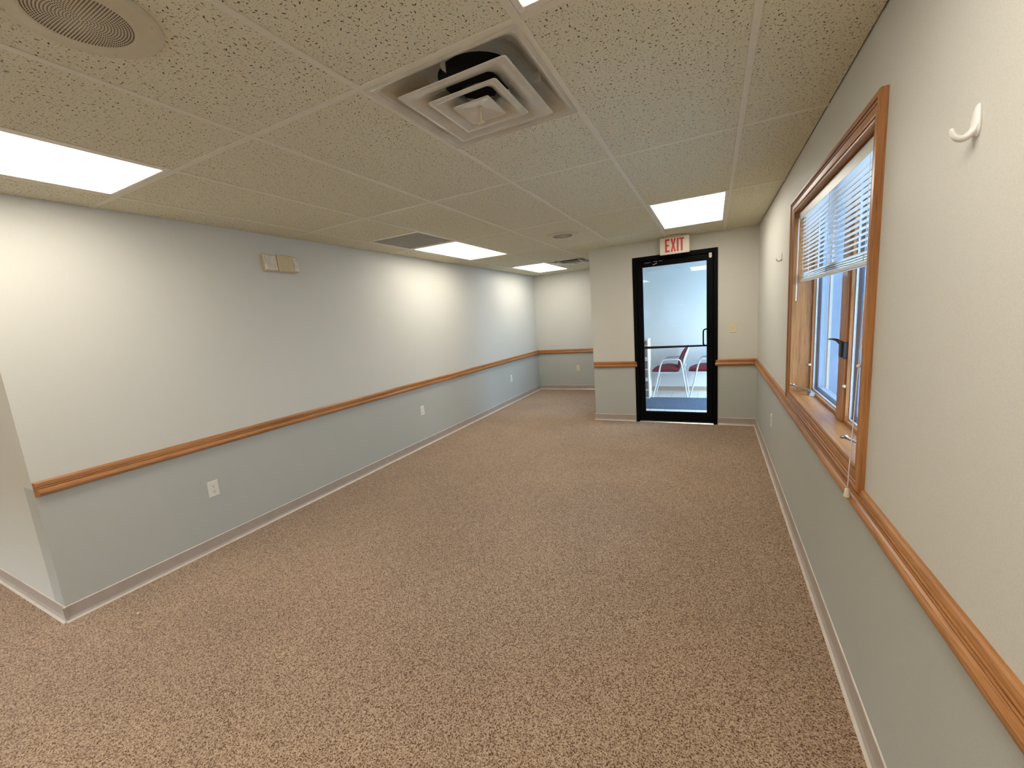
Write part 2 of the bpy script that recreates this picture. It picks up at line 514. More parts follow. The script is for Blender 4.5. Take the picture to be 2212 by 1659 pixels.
# baseboards: vinyl cove base with a flared toe
def cove(s):
    return [(0, 0.0), (0.024 * s, 0.0), (0.0238 * s, 0.004), (0.019 * s, 0.0085), (0.013 * s, 0.012), (0.009 * s, 0.017), (0.0055 * s, 0.022), (0.005 * s, 0.034), (0.005 * s, 0.0860), (0.0035 * s, 0.0900), (0, 0.091)]

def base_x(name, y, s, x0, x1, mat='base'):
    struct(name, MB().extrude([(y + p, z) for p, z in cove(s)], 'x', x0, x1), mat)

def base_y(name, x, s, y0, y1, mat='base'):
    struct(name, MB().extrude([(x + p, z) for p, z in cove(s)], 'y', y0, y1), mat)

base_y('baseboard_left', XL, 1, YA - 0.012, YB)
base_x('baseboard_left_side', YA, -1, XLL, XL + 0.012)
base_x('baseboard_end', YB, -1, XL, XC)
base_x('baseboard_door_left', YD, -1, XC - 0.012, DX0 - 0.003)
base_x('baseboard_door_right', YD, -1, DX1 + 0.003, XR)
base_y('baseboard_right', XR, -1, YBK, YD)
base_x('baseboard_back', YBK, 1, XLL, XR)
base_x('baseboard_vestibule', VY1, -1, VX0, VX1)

# chair rails
def railprof(s):
    return [(0, 0.738), (0.012 * s, 0.738), (0.020 * s, 0.742), (0.0265 * s, 0.749), (0.029 * s, 0.758), (0.028 * s, 0.767), (0.0235 * s, 0.775),
            (0.0175 * s, 0.7785), (0.0135 * s, 0.7790), (0.0135 * s, 0.7800), (0.0175 * s, 0.7808), (0.0190 * s, 0.7840), (0.0175 * s, 0.7872), (0.0125 * s, 0.7880), (0.0125 * s, 0.7892),
            (0.0160 * s, 0.790), (0.0175 * s, 0.7930), (0.0160 * s, 0.7962), (0.0110 * s, 0.7970), (0.0110 * s, 0.7982), (0.0140 * s, 0.799), (0.0135 * s, 0.806), (0.0110 * s, 0.8125), (0.007 * s, 0.8175), (0, 0.819)]

def rail(name, axis, fixed, s, a, b, mat, cut0=0, cut1=0):
    """chair rail; cut0/cut1 lengthen (inside mitre -) or shorten with the projection"""
    pr = railprof(1)
    def P(q, t): return (t, fixed + s * q[0], q[1]) if axis == 'x' else (fixed + s * q[0], t, q[1])
    struct(name, MB().loft([[P(q, a + cut0 * q[0]) for q in pr], [P(q, b + cut1 * q[0]) for q in pr]]), mat)

rail('trim_1', 'y', XL, 1, YA + 0.001, YB, 'oy', 0.5, -1)
rail('trim_2', 'x', YB, -1, XL, XC, 'ox', 1, 0)
rail('trim_3', 'x', YD, -1, XC - 0.001, DX0 + 0.012, 'ox', 0.4, 0.6)
rail('trim_4', 'x', YD, -1, DX1 - 0.012, XR, 'ox', -0.6, -1)
rail('trim_5', 'y', XR, -1, YBK, YD, 'oy', 0, -1)

# ---------------------------------------------------------------- suspended ceiling
ceiling = bpy.data.objects.new('ceiling', None); COL.objects.link(ceiling); ceiling['kind'] = 'structure'
G = 0.012                                            # half width of a tee
GAP = 0.004
def room_x(y0, y1):
    ym = 0.5 * (y0 + y1)
    if ym > YD: return XL, XC
    if ym < YA: return XLL, XR
    return XL, XR

special = {}    # (column k, row j) -> what fills the cell; column k spans kx(k)..kx(k-1)
LIGHTS = [(4, -1), (0, -1), (4, 2), (0, 2), (4, 4), (8, -1), (3, -3), (7, -3)]
for c in LIGHTS: special[c] = 'light'
special[(1, 0)] = 'vent'; special[(3, 4)] = 'vent'; special[(4, 1)] = 'return'
Ys = [YBK] + [ly(j) for j in range(-3, 6)] + [YB]
tile_meshes = {}
def tile(x0, x1, y0, y1):
    w, d = round(x1 - x0, 4), round(y1 - y0, 4)
    if w < 0.02 or d < 0.02: return
    if (w, d) not in tile_meshes:
        m = MB().bbox(-w / 2, w / 2, -d / 2, d / 2, 0.003, 0.019, 0.0025)
        me = m.mesh('ceiling_tile'); me.materials.append(MT['tile']); tile_meshes[w, d] = me
    o = bpy.data.objects.new('ceiling_tile', tile_meshes[w, d]); COL.objects.link(o)
    o.parent = ceiling; o.location = ((x0 + x1) / 2, (y0 + y1) / 2, H + random.uniform(-0.0006, 0.0008))

rows = [(-4, YBK, ly(-3))] + [(j, ly(j), ly(j + 1)) for j in range(-3, 5)] + [(5, ly(5), YB)]
def notched(*boxes):
    """one tile cut around a wall corner"""
    m = MB()
    cx, cy = boxes[0][0], boxes[0][2]
    for b in boxes: m.box(b[0] - cx, b[1] - cx, b[2] - cy, b[3] - cy, 0.003, 0.019)
    me = m.mesh('ceiling_tile'); me.materials.append(MT['tile'])
    o = bpy.data.objects.new('ceiling_tile', me); COL.objects.link(o); o.parent = ceiling; o.location = (cx, cy, H)

for j, y0, y1 in rows:
    for k in range(-1, 10):
        x0, x1 = max(kx(k), XLL + GAP) + .001, min(kx(k - 1), XR - GAP) - .001
        if x1 - x0 < 0.03: continue
        sp = special.get((k, j))
        if sp == 'light': continue
        a, b = y0 + (GAP if y0 == YBK else .001), y1 - (GAP if y1 == YB else .001)
        if sp == 'vent': a = y0 + FT + .001
        if sp == 'return': b = y0 + FT - .001
        if x1 <= XL + .02:                            # side space ends at its wall
            b = min(b, YA - GAP)
        elif x0 >= XC - .02:                          # main room ends at the door wall
            b = min(b, YD - GAP)
        if b - a < .03: continue
        if x0 < XL < x1 and a < YA:
            if b > YA: notched((XL + GAP, x1, a, b), (x0, XL + GAP, a, YA - GAP))
            else: tile(x0, x1, a, b)
        elif x0 < XL < x1: tile(XL + GAP, x1, a, b)
        elif x0 < XC < x1 and b > YD:
            if a < YD: notched((x0, XC - GAP, a, b), (XC - GAP, x1, a, YD - GAP))
            else: tile(x0, XC - GAP, a, b)
        else: tile(x0, x1, a, b)

tee_meshes = {}
def tee(name, x0, x1, y0, y1):
    m = MB().bbox(x0, x1, y0, y1, H - 0.0005, H + 0.004, 0.0008)
    obj(name, m, 'tee', ceiling)
for k in range(-1, 9):
    x = kx(k)
    y0 = YBK
    y1 = YD if x > XC else YB
    if x < XL: y1 = YA
    if x > XR - 0.02: continue
    tee('main_tee', x - G, x + G, y0 + 0.002, y1 - 0.002)
for j, y0, y1 in rows[1:]:
    xl, xr = room_x(y0 - 0.05, y0 + 0.05)
    for k in range(-1, 10):
        x0, x1 = max(kx(k) + G, xl), min(kx(k - 1) - G, xr)
        if x1 - x0 > 0.03: tee('cross_tee', x0, x1, y0 - G, y0 + G)
tee('cross_tee', kx(4) + G, kx(3) - G, ly(1.5) - G, ly(1.5) + G)
# vestibule ceiling
vc = MB().box(VX0, VX1, YD + 0.12, VY1, H, H + 0.02)
vco = struct('ceiling_vestibule', vc, 'paint_vest')

# ---------------------------------------------------------------- ceiling lights
def make_light(cx, cy, label):
    t = thing('ceiling_light', (cx, cy, H), label, 'light', 'recessed fluorescent ceiling lights')
    w, d = FT / 2 - 0.0125, FT - 0.0125
    m = MB(); b = 0.022
    for q in ((-w, -w + b, -d, d), (w - b, w, -d, d), (-w + b, w - b, -d, -d + b), (-w + b, w - b, d - b, d)):
        m.bbox(cx + q[0], cx + q[1], cy + q[2], cy + q[3], H + 0.0005, H + 0.012, 0.002)
    obj('frame', m, 'lampframe', t)
    obj('diffuser', MB().box(cx - w + b, cx + w - b, cy - d + b, cy + d - b, H + 0.004, H + 0.008), 'lamp', t)
    h = MB().box(cx - w, cx + w, cy - d, cy + d, H + 0.012, H + 0.09)
    obj('housing', h, 'lampframe', t)
    return t
LL = {(4, -1): 'large glowing ceiling light panel cut by the left edge of the photo',
      (0, -1): 'glowing ceiling light panel cut by the top edge, touching the square air vent corner',
      (4, 2): 'glowing ceiling light panel next to the dark return grille',
      (0, 2): 'glowing ceiling light panel above the exit sign and glass door',
      (8, -1): 'ceiling light panel over the side space left of the wall corner',
      (3, -3): 'ceiling light panel behind the camera over the main carpet',
      (7, -3): 'ceiling light panel behind the camera near the far left wall',
      (4, 4): 'farthest glowing ceiling light panel, in the alcove near the end wall'}
lt0 = None
for (k, j) in LIGHTS:
    cx, cy = kx(k) + FT / 2, ly(j) + FT
    lab = LL.get((k, j), 'recessed ceiling light panel behind the camera position, outside the photo')
    if lt0 is None: lt0 = make_light(cx, cy, lab)
    else: dup(lt0, (cx, cy, H), lab)

# ---------------------------------------------------------------- supply vents (stepped square louvres)
def sqring(r, z, cx, cy, rc, n=5):
    """rounded square ring with half side r, corner radius rc"""
    rc = min(rc, r); pts = []
    for q, (sx, sy) in enumerate(((1, 1), (-1, 1), (-1, -1), (1, -1))):
        ox, oy = cx + sx * (r - rc), cy + sy * (r - rc)
        for i in range(n):
            a = math.pi / 2 * (q + i / (n - 1))
            pts.append((ox + rc * math.cos(a), oy + rc * math.sin(a), z))
    return pts

def make_vent(cx, cy, label):
    t = thing('air_vent', (cx, cy, H), label, 'vent', 'square stepped supply air vents')
    z = H - 0.003
    prof = [(0.297, 0.006, .004), (0.297, 0.0, .004), (0.286, 0.0, .010), (0.276, 0.003, .016), (0.265, 0.010, .03), (0.252, 0.023, .05), (0.237, 0.041, .08), (0.220, 0.060, .11), (0.20, 0.076, .14), (0.178, 0.086, .15), (0.150, 0.088, .150)]
    obj('bowl', MB().loft([sqring(r, z + h, cx, cy, rc, 9) for r, h, rc in prof], cap=False, smooth=False), 'ventmetal', t)
    obj('duct_neck', MB().loft([sqring(0.150, z + 0.088, cx, cy, .150, 9), sqring(0.150, z + 0.20, cx, cy, .150, 9), sqring(0.001, z + 0.2, cx, cy, .001, 9)], cap=False, smooth=True), 'dark', t, 'dark round duct opening')
    def louvre(ro, drop, width):
        pr = [(ro, -drop + 0.003, .012), (ro - 0.001, -drop, .012), (ro - 0.014, -drop - 0.0005, .012), (ro - 0.026, -drop + 0.001, .014), (ro - width * .45, -drop + 0.009, .024), (ro - width * .65, -drop + 0.021, .034), (ro - width * .83, -drop + 0.037, .04), (ro - width, -drop + 0.056, .04)]
        inn = [(r - 0.0012, h + 0.0016, c) for r, h, c in pr[::-1]]
        rings = [sqring(r, z + h, cx, cy, c) for r, h, c in pr + inn[:-1]]
        return MB().loft(rings, cap=False, smooth=True)
    obj('louvre', louvre(0.219, 0.014, 0.118), 'ventmetal', t)
    obj('louvre', louvre(0.143, 0.022, 0.082), 'ventmetal', t)
    cz_ = z - 0.030
    pr = [(0.076, 0.004, .008), (0.076, 0.0, .008), (0.068, 0.0005, .008), (0.058, 0.003, .010), (0.012, 0.014, .006), (0.0, 0.0145, .0)]
    cap = obj('centre_cap', MB().loft([sqring(r, cz_ + h, cx, cy, max(c, .0)) for r, h, c in pr], cap=False), 'ventmetal', t)
    rod = MB().tube([(cx, cy, cz_ + 0.014), (cx, cy, cz_ - 0.040)], 0.003); rod.box(cx - 0.014, cx + 0.014, cy - 0.004, cy + 0.004, cz_ - 0.043, cz_ - 0.039)
    rod.lathe([(0.008, cz_ + 0.013), (0.007, cz_ + 0.010), (0.003, cz_ + 0.009)], (cx, cy, 0), 12)
    obj('damper_key', rod, 'cream', cap)
    br = MB()
    for s in (-1, 1):
        br.box(cx + s * 0.222, cx + s * 0.250, cy - 0.001, cy + 0.001, z + .002, z + 0.034)
        br.box(cx - 0.001, cx + 0.001, cy + s * 0.222, cy + s * 0.250, z + .002, z + 0.034)
    obj('brackets', br, 'ventmetal', t, kind='stuff')
    return t
v0 = make_vent(kx(1) + FT / 2, ly(0) + FT / 2 + 0.004, 'large square stepped air vent in the foreground ceiling')
dup(v0, (kx(3) + FT / 2, ly(4) + FT / 2 + 0.004, H), 'distant square air vent with dark slots, in the alcove ceiling behind the far light')

# return grille (egg-crate) beside the middle-distance light
t = thing('return_grille', (kx(4) + FT / 2, ly(1.75), H), 'grey return air grille panel filling a ceiling cell before the left-hand middle light', 'vent')
x0, x1, y0, y1 = kx(4) + 0.013, kx(3) - 0.013, ly(1.5) + 0.013, ly(2) - 0.013
m = MB()
for q in ((x0, x0 + .02, y0, y1), (x1 - .02, x1, y0, y1), (x0 + .02, x1 - .02, y0, y0 + .02), (x0 + .02, x1 - .02, y1 - .02, y1)): m.bbox(*q, H + .001, H + .012, .001)
obj('frame', m, 'tee', t)
m = MB(); N = 36
for i in range(1, N):
    a = x0 + .02 + (x1 - x0 - .04) * i / N; m.box(a - .0011, a + .0011, y0 + .02, y1 - .02, H + .002, H + .014)
    a = y0 + .02 + (y1 - y0 - .04) * i / N; m.box(x0 + .02, x1 - .02, a - .0011, a + .0011, H + .002, H + .014)
obj('egg_crate_core', m, 'crate', t, kind='stuff')
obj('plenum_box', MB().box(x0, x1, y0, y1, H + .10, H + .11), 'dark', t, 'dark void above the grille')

# ---------------------------------------------------------------- ceiling speakers
def make_speaker(cx, cy, label):
    t = thing('ceiling_speaker', (cx, cy, H), label, 'speaker', 'round ceiling speakers')
    z = H
    plate = MB().lathe([(0.163, z + .003), (0.1635, z - .001), (0.160, z - .005), (0.154, z - .0065), (0.147, z - .0055), (0.139, z - .0065), (0.112, z - .0085), (0.108, z - .009)], (cx, cy, 0), 64)
    obj('plate', plate, 'cream', t)
    g = MB().lathe([(0.108, z - .009), (0.104, z - .0085), (0.07, z - .009), (0.03, z - .0095), (0.0005, z - .0095)], (cx, cy, 0), 64)
    gr = obj('grille', g, 'cream', t)
    h = MB()
    for i in range(1, 17):
        r = 0.0062 * i
        nn = 6 * i
        for q in range(nn):
            a = 2 * math.pi * q / nn + 0.0
            px, py = cx + r * math.cos(a), cy + r * math.sin(a); rr = 0.0016
            ring = [(px + rr * math.cos(b), py + rr * math.sin(b)) for b in (math.pi / 3 * w for w in range(6))]
            h.loft([[(u, w, z - .0085) for u, w in ring], [(u, w, z - .0098) for u, w in ring]])
    obj('perforations', h, 'slot', gr, 'small dark punched holes', 'stuff')
    for q in range(4):
        a = math.pi / 4 + q * math.pi / 2
        sc = MB().lathe([(0.004, z - .006), (0.0035, z - .009), (0.0005, z - .0095)], (cx + .145 * math.cos(a), cy + .145 * math.sin(a), 0), 8)
        obj('screw', sc, 'cream', t)
    return t
s0 = make_speaker(kx(2) + FT / 2 - 0.008, ly(-1) + FT, 'large round perforated ceiling speaker at the top left corner')
dup(s0, (kx(2) + FT / 2, ly(2) + FT, H), 'small looking distant round ceiling speaker left of the exit sign')

# ---------------------------------------------------------------- window
win = bpy.data.objects.new('window_1', None); COL.objects.link(win); win.location = (XR, 2.455, WZ0); win['kind'] = 'structure'
CW = 0.070
cprof = [(-0.004, 0.0), (-0.004, 0.008), (0.0, 0.0115), (0.004, 0.0125), (0.008, 0.0115), (0.0095, 0.0060), (0.0110, 0.0060), (0.0125, 0.0125), (0.017, 0.0145), (0.030, 0.0150), (0.0375, 0.0155), (0.0385, 0.0095), (0.0400, 0.0095),
         (0.0410, 0.0165), (0.0455, 0.0195), (0.0490, 0.0170), (0.0500, 0.0115), (0.0515, 0.0115), (0.0530, 0.0190), (0.057, 0.0225), (0.066, 0.0225), (0.070, 0.019), (0.070, 0.0)]
def casing(side):
    pr = cprof
    def P(w, d, end):
        if side == 'top': return (XR - d, (WY0 - w) if end == 0 else (WY1 + w), WZ1 + w)
        if side == 'bottom': return (XR - d, (WY0 - w) if end == 0 else (WY1 + w), WZ0 - w)
        if side == 'near': return (XR - d, WY0 - w, (WZ0 - w) if end == 0 else (WZ1 + w))
        return (XR - d, WY1 + w, (WZ0 - w) if end == 0 else (WZ1 + w))
    return MB().loft([[P(w, d, 0) for w, d in pr], [P(w, d, 1) for w, d in pr]])
for sd, mt in (('top', 'oy'), ('bottom', 'oy'), ('near', 'oz'), ('far', 'oz')):
    obj('casing', casing(sd), mt, win)
XS = 0.574                                          # plane of the insect screens
LT = 0.012
obj('sill_board', MB().bbox(XR - 0.002, XS + 0.075, WY0, WY1, WZ0 - LT, WZ0 + 0.002, .001), 'oy', win)
obj('head_board', MB().bbox(XR - 0.002, XS + 0.075, WY0, WY1, WZ1 - 0.002, WZ1 + LT, .001), 'oy', win)
obj('jamb_board', MB().bbox(XR - 0.002, XS + 0.075, WY0 - LT, WY0 + 0.002, WZ0, WZ1, .001), 'oz', win)
obj('jamb_board', MB().bbox(XR - 0.002, XS + 0.075, WY1 - 0.002, WY1 + LT, WZ0, WZ1, .001), 'oz', win)
MY0, MY1 = 2.375, 2.465
obj('mullion', MB().bbox(XS - 0.026, XS + 0.06, MY0, MY1, WZ0 + .002, WZ1 - .002, .003), 'oz', win)
for (a, b) in ((WY0 + .002, MY0), (MY1, WY1 - .002)):
    m = MB(); z0, z1 = WZ0 + .002, WZ1 - .002
    for q in ((a, a + .014, z0, z1), (b - .014, b, z0, z1), (a + .014, b - .014, z0, z0 + .014), (a + .014, b - .014, z1 - .014, z1)): m.bbox(XS - .014, XS, q[0], q[1], q[2], q[3], .001)
    obj('stop', m, 'oz', win)
    a2, b2, z0, z1 = a + .004, b - .004, z0 + .004, z1 - .004
    m = MB()
    for q in ((a2, a2 + .014, z0, z1), (b2 - .014, b2, z0, z1), (a2 + .014, b2 - .014, z0, z0 + .016), (a2 + .014, b2 - .014, z1 - .014, z1)): m.bbox(XS + .001, XS + .010, q[0], q[1], q[2], q[3], .001)
    sf = obj('screen_frame', m, 'alu', win)
    obj('insect_screen', MB().box(XS + .005, XS + .0055, a2 + .0135, b2 - .0135, z0 + .0155, z1 - .0135), 'screen', sf, 'fine grey insect screen')
    m = MB()
    for q in ((a2, a2 + .026, z0, z1), (b2 - .026, b2, z0, z1), (a2 + .026, b2 - .026, z0, z0 + .03), (a2 + .026, b2 - .026, z1 - .03, z1)): m.bbox(XS + .025, XS + .06, q[0], q[1], q[2], q[3], .002)
    sash = obj('sash', m, 'sashm', win)
    obj('pane', MB().box(XS + .040, XS + .044, a2 + .025, b2 - .025, z0 + .029, z1 - .029), 'wglass', sash)
# crank operators on the sill
def crank(cy, flip):
    m = MB()
    x, z = 0.545, WZ0 + 0.002
    m.loft([[(x - .016, cy - .035, z), (x + .016, cy - .035, z), (x + .016, cy + .035, z), (x - .016, cy + .035, z)],
            [(x - .010, cy - .028, z + .022), (x + .012, cy - .028, z + .022), (x + .012, cy + .028, z + .022), (x - .010, cy + .028, z + .022)]])
    o = obj('crank_operator', m, 'pewter', win)
    arm = MB().tube([(x, cy, z + .020), (x - .012, cy + flip * .012, z + .030), (x - .035, cy + flip * .03, z + .036), (x - .075, cy + flip * .045, z + .050), (x - .088, cy + flip * .048, z + .056)], [.008, .009, .006, .0045, .0045], 10)
    arm.lathe([(.003, -.012), (.007, -.010), (.0075, .008), (.004, .012)], (x - .091, cy + flip * .049, z + .058), 12, 'x', cap=True)
    obj('crank_arm', arm, 'pewter', o)
crank(3.02, 1); crank(1.86, 1)
# sash lock on the mullion
m = MB().bbox(XS - .036, XS - .026, MY0 + .012, MY0 + .050, 1.185, 1.262, .003)
m.bbox(XS - .030, XS - .010, MY0 - .006, MY0 + .002, 1.180, 1.258, .002)
m.tube([(XS - .034, MY0 + .03, 1.252), (XS - .046, MY0 + .035, 1.266), (XS - .058, MY0 + .055, 1.270), (XS - .066, MY0 + .085, 1.268)], [.008, .007, .005, .004], 8)
obj('sash_lock', m, 'bronze', win)
for (y, z) in ((WY1 - .018, 1.05), (MY0 - .004, 1.05)):
    m = MB().lathe([(.003, -.016), (.008, -.012), (.0085, -.004), (.005, 0)], (XS - .012, y, z), 12, 'x', cap=True)
    obj('screen_tab', m, 'ivory', win)

# ---------------------------------------------------------------- mini blind
bl = thing('mini_blind', (0.497, 2.455, 1.985), 'white slatted mini blind half raised in the oak window, with pull cord', 'blind')
BX, BY0, BY1 = 0.497, 1.765, 3.145
m = MB().bbox(BX - .016, BX + .016, BY0, BY1, 1.957, 1.990, .002)
hr = obj('head_rail', m, 'slat', bl)
m = MB().extrude([(BX - .0205, 1.943), (BX - .019, 1.943), (BX - .0185, 1.95), (BX - .0185, 1.984), (BX - .017, 1.989), (BX - .016, 1.990), (BX - .017, 1.992), (BX - .0205, 1.986)], 'y', BY0 - .003, BY1 + .003)
obj('valance', m, 'rail', hr)
def slat_mesh(tilt, y0=BY0 + .004, y1=BY1 - .004, sag=0.0):
    m = MB(); W = 0.0121; n = 5
    top = []; ys = [y0, y0 + .12, (y0 + y1) / 2 - .35, (y0 + y1) / 2, (y0 + y1) / 2 + .35, y1 - .12, y1] if sag else [y0, y1]
    rings = []
    for y in ys:
        zs = 0
        if sag:
            u = (y - y0) / (y1 - y0); zs = sag * math.sin(math.pi * (u * 2 % 1))
        ring = []
        for i in range(n):
            u = -1 + 2 * i / (n - 1); x = u * W; z = 0.0022 * (1 - u * u)
            ring.append((x * math.cos(tilt) - z * math.sin(tilt), y - 2.455, zs + x * math.sin(tilt) + z * math.cos(tilt)))
        rings.append(ring)
    nrm = [[(p[0], p[1], p[2] - 0.0004) for p in r[::-1]] for r in rings]
    m.loft([a + b for a, b in zip(rings, nrm)], smooth=False)
    return m.mesh('slat')
sm = slat_mesh(math.radians(2)); sm.materials.append(MT['slat'])
NS = 15
for i in range(NS):
    o = bpy.data.objects.new('slat', sm); COL.objects.link(o); o.parent = bl
    o.location = (0, 0, 1.934 - 0.0221 * i - 1.985)
st = slat_mesh(0.0, sag=-0.0045); st.materials.append(MT['slat'])
st2 = slat_mesh(math.radians(5), sag=0.0012); st2.materials.append(MT['slat'])
for i in range(10):
    o = bpy.data.objects.new('slat', st if i % 3 else st2); COL.objects.link(o); o.parent = bl
    o.location = (random.uniform(-.001, .001), 0, 1.593 + 0.0029 * i + random.uniform(-.0003, .0003) - 1.985)
obj('bottom_rail', MB().bbox(BX - .012, BX + .012, BY0 + .003, BY1 - .003, 1.573, 1.589, .003), 'slat', bl)
for y in (3.04, 2.455, 1.90):
    m = MB()
    for dx in (-.0135, .0135): m.tube([(BX + dx, y, 1.957), (BX + dx, y, 1.62), (BX + dx * 1.15, y + .004, 1.60), (BX + dx, y, 1.575)], .0009, 5)
    for q in range(5): m.tube([(BX - .015, y + .008 * math.sin(q * 2), 1.592 + q * .006), (BX - .019, y + .004 + .01 * math.cos(q * 3), 1.588 + q * .006), (BX - .015, y + .012, 1.596 + q * .005)], .0009, 5)
    obj('ladder_cord', m, 'cord', bl)
obj('tilt_wand', MB().tube([(BX - .024, 3.125, 1.955), (BX - .027, 3.128, 1.9), (BX - .030, 3.130, 1.46)], .0035, 6), 'white', bl)
top, bot = Vector((0.470, 1.772, 1.955)), Vector((0.425, 1.717, 0.793))
pc = obj('pull_cord', MB().tube([top, top.lerp(bot, .5) + Vector((0, 0, 0)), bot], .0016, 6), 'cord', bl)
obj('cord_stop', MB().lathe([(.002, -.006), (.006, -.004), (.006, .004), (.002, .006)], top.lerp(bot, .62), 10, cap=True), 'cord', pc)
obj('tassel', MB().lathe([(.004, .012), (.007, .006), (.011, -.020), (.010, -.023), (.0005, -.021)], bot, 16), 'ivory', pc)

# ---------------------------------------------------------------- glazed exit door
door = bpy.data.objects.new('door_1', None); COL.objects.link(door); door.location = ((DX0 + DX1) / 2, YD, 0); door['kind'] = 'structure'
yf0, yf1 = YD - 0.012, YD + 0.115
JW = 0.045
obj('frame_jamb', MB().bbox(DX0, DX0 + JW, yf0, yf1, 0, DZ, .002), 'black', door)
obj('frame_jamb', MB().bbox(DX1 - JW, DX1, yf0, yf1, 0, DZ, .002), 'black', door)
obj('frame_head', MB().bbox(DX0 + JW, DX1 - JW, yf0, yf1, DZ - 0.05, DZ, .002), 'black', door)
obj('frame_stop', MB().box(DX0 + JW - .001, DX0 + JW + .016, YD + .058, YD + .075, .012, DZ - .05), 'black', door)
obj('frame_stop', MB().box(DX1 - JW - .016, DX1 - JW + .001, YD + .058, YD + .075, .012, DZ - .05), 'black', door)
obj('frame_stop', MB().box(DX0 + JW, DX1 - JW, YD + .058, YD + .075, DZ - .066, DZ - .049), 'black', door)
obj('threshold', MB().extrude([(YD - .018, 0), (YD - .010, .010), (YD + .10, .012), (YD + .118, 0)], 'x', DX0 + JW, DX1 - JW), 'silver', door)
a, b, z0, z1 = DX0 + JW + .004, DX1 - JW - .004, 0.016, DZ - 0.054
GX0, GX1, GZ0, GZ1 = -0.812, -0.062, 0.130, 2.010
dy0, dy1 = YD + 0.012, YD + 0.056
obj('stile', MB().bbox(a, GX0, dy0, dy1, z0, z1, .002), 'black', door)
obj('stile', MB().bbox(GX1, b, dy0, dy1, z0, z1, .002), 'black', door)
obj('top_rail', MB().bbox(GX0, GX1, dy0, dy1, GZ1, z1, .002), 'black', door)
obj('bottom_rail', MB().bbox(GX0, GX1, dy0, dy1, z0, GZ0, .002), 'black', door)
obj('pane', MB().box(GX0 - .004, GX1 + .004, YD + .032, YD + .038, GZ0 - .004, GZ1 + .004), 'glass', door)
m = MB()
for q in ((GX0, GX0 + .008, GZ0, GZ1), (GX1 - .008, GX1, GZ0, GZ1), (GX0 + .008, GX1 - .008, GZ0, GZ0 + .008), (GX0 + .008, GX1 - .008, GZ1 - .008, GZ1)): m.box(q[0], q[1], YD + .020, YD + .050, q[2], q[3])
obj('glazing_bead', m, 'black', door)
hp = [(GX1 + .030, dy0, 1.190), (GX1 + .030, dy0 - .026, 1.190), (GX1 + .024, dy0 - .036, 1.190), (GX1 - .008, dy0 - .040, 1.190)]
hp += [(GX1 - .014 - .030 * math.sin(q), dy0 - .040, 1.160 + .030 * math.cos(q)) for q in [math.pi / 2 * w / 5 for w in range(6)]]
hp += [(p[0], p[1], 2.18 - p[2]) for p in hp[::-1]]
m = MB().tube(hp, .0085, 10)
obj('pull_handle', m, 'black', door)
m = MB()
m.loft(
       [[(GX0 - .02, dy1 + .03, .964), (GX0 - .02, dy1 + .045, .964), (GX0 - .02, dy1 + .045, .996), (GX0 - .02, dy1 + .03, .996)],
        [(GX1 + .03, dy1 + .03, .971), (GX1 + .03, dy1 + .045, .971), (GX1 + .03, dy1 + .045, .990), (GX1 + .03, dy1 + .03, .990)]])
m.box(GX0 - .03, GX0 - .005, dy1, dy1 + .045, .968, .998); m.box(GX1 + .01, GX1 + .04, dy1, dy1 + .045, .968, .998)
obj('push_bar', m, 'black', door)
m = MB().box(-.775, -.705, dy0 - .0015, dy0, 2.052, 2.055); m.box(-.665, -.62, dy0 - .0015, dy0, 2.056, 2.059); m.box(-.60, -.565, dy0 - .0015, dy0, 2.058, 2.061)
m.tube([(-.675, dy0 - .004, 2.020), (-.625, dy0 - .012, 2.036)], .005, 6)
obj('closer_arm', m, 'silver', door, 'silver closer hardware')
m = MB(); ring = [(-.029 + .017 * math.cos(q), 2.056 + (.018 if math.sin(q) >= 0 else -.018) + .017 * math.sin(q)) for q in [2 * math.pi * (w + .5) / 16 for w in range(16)]]
m.loft([[(u, dy0 - .0005, w) for u, w in ring], [(u, dy0 - .012, w) for u, w in ring], [(-.029 + (u + .029) * .8, dy0 - .015, 2.056 + (w - 2.056) * .92) for u, w in ring]])
solo(obj('door_sensor', m, 'white'), 'small white oval alarm contact at the top right of the black door', 'sensor')

# ---------------------------------------------------------------- exit sign
EY = 5.30
t = thing('exit_sign', (-0.406, EY, 2.10), 'cream exit sign with red letters hanging over the black glass door', 'sign')
sx0, sx1, sz0, sz1 = -0.568, -0.244, 2.100, 2.292
obj('housing', MB().bbox(sx0, sx1, EY, EY + .045, sz0, sz1, .005), 'signface', t)
obj('canopy', MB().bbox(-.475, -.335, EY - .03, EY + .075, sz1 + .0005, H - .0012, .003), 'tan', t, 'tan ceiling mount')
def letter(polys):
    m = MB()
    for pl in polys: m.loft([[(x, EY + .0006, z) for x, z in pl], [(x, EY - .002, z) for x, z in pl]])
    return m
lz0, lz1 = 2.123, 2.272; lw = .019
R = lambda a, b, c, d: [(a, c), (b, c), (b, d), (a, d)]
ex = -.508
obj('letter', letter([R(ex, ex + lw, lz0, lz1), R(ex + lw, ex + .049, lz1 - .021, lz1), R(ex + lw, ex + .049, lz0, lz0 + .021), R(ex + lw, ex + .041, 2.188, 2.207)]), 'red', t, 'red letter E')
xx = -.447
obj('letter', letter([[(xx, lz0), (xx + .020, lz0), (xx + .0285, 2.178), (xx + .037, lz0), (xx + .057, lz0), (xx + .0385, 2.1975), (xx + .057, lz1), (xx + .037, lz1), (xx + .0285, 2.217), (xx + .020, lz1), (xx, lz1), (xx + .0185, 2.1975)]]), 'red', t, 'red letter X')
ix = -.380
obj('letter', letter([R(ix, ix + .020, lz0, lz1)]), 'red', t, 'red letter I')
tx = -.353
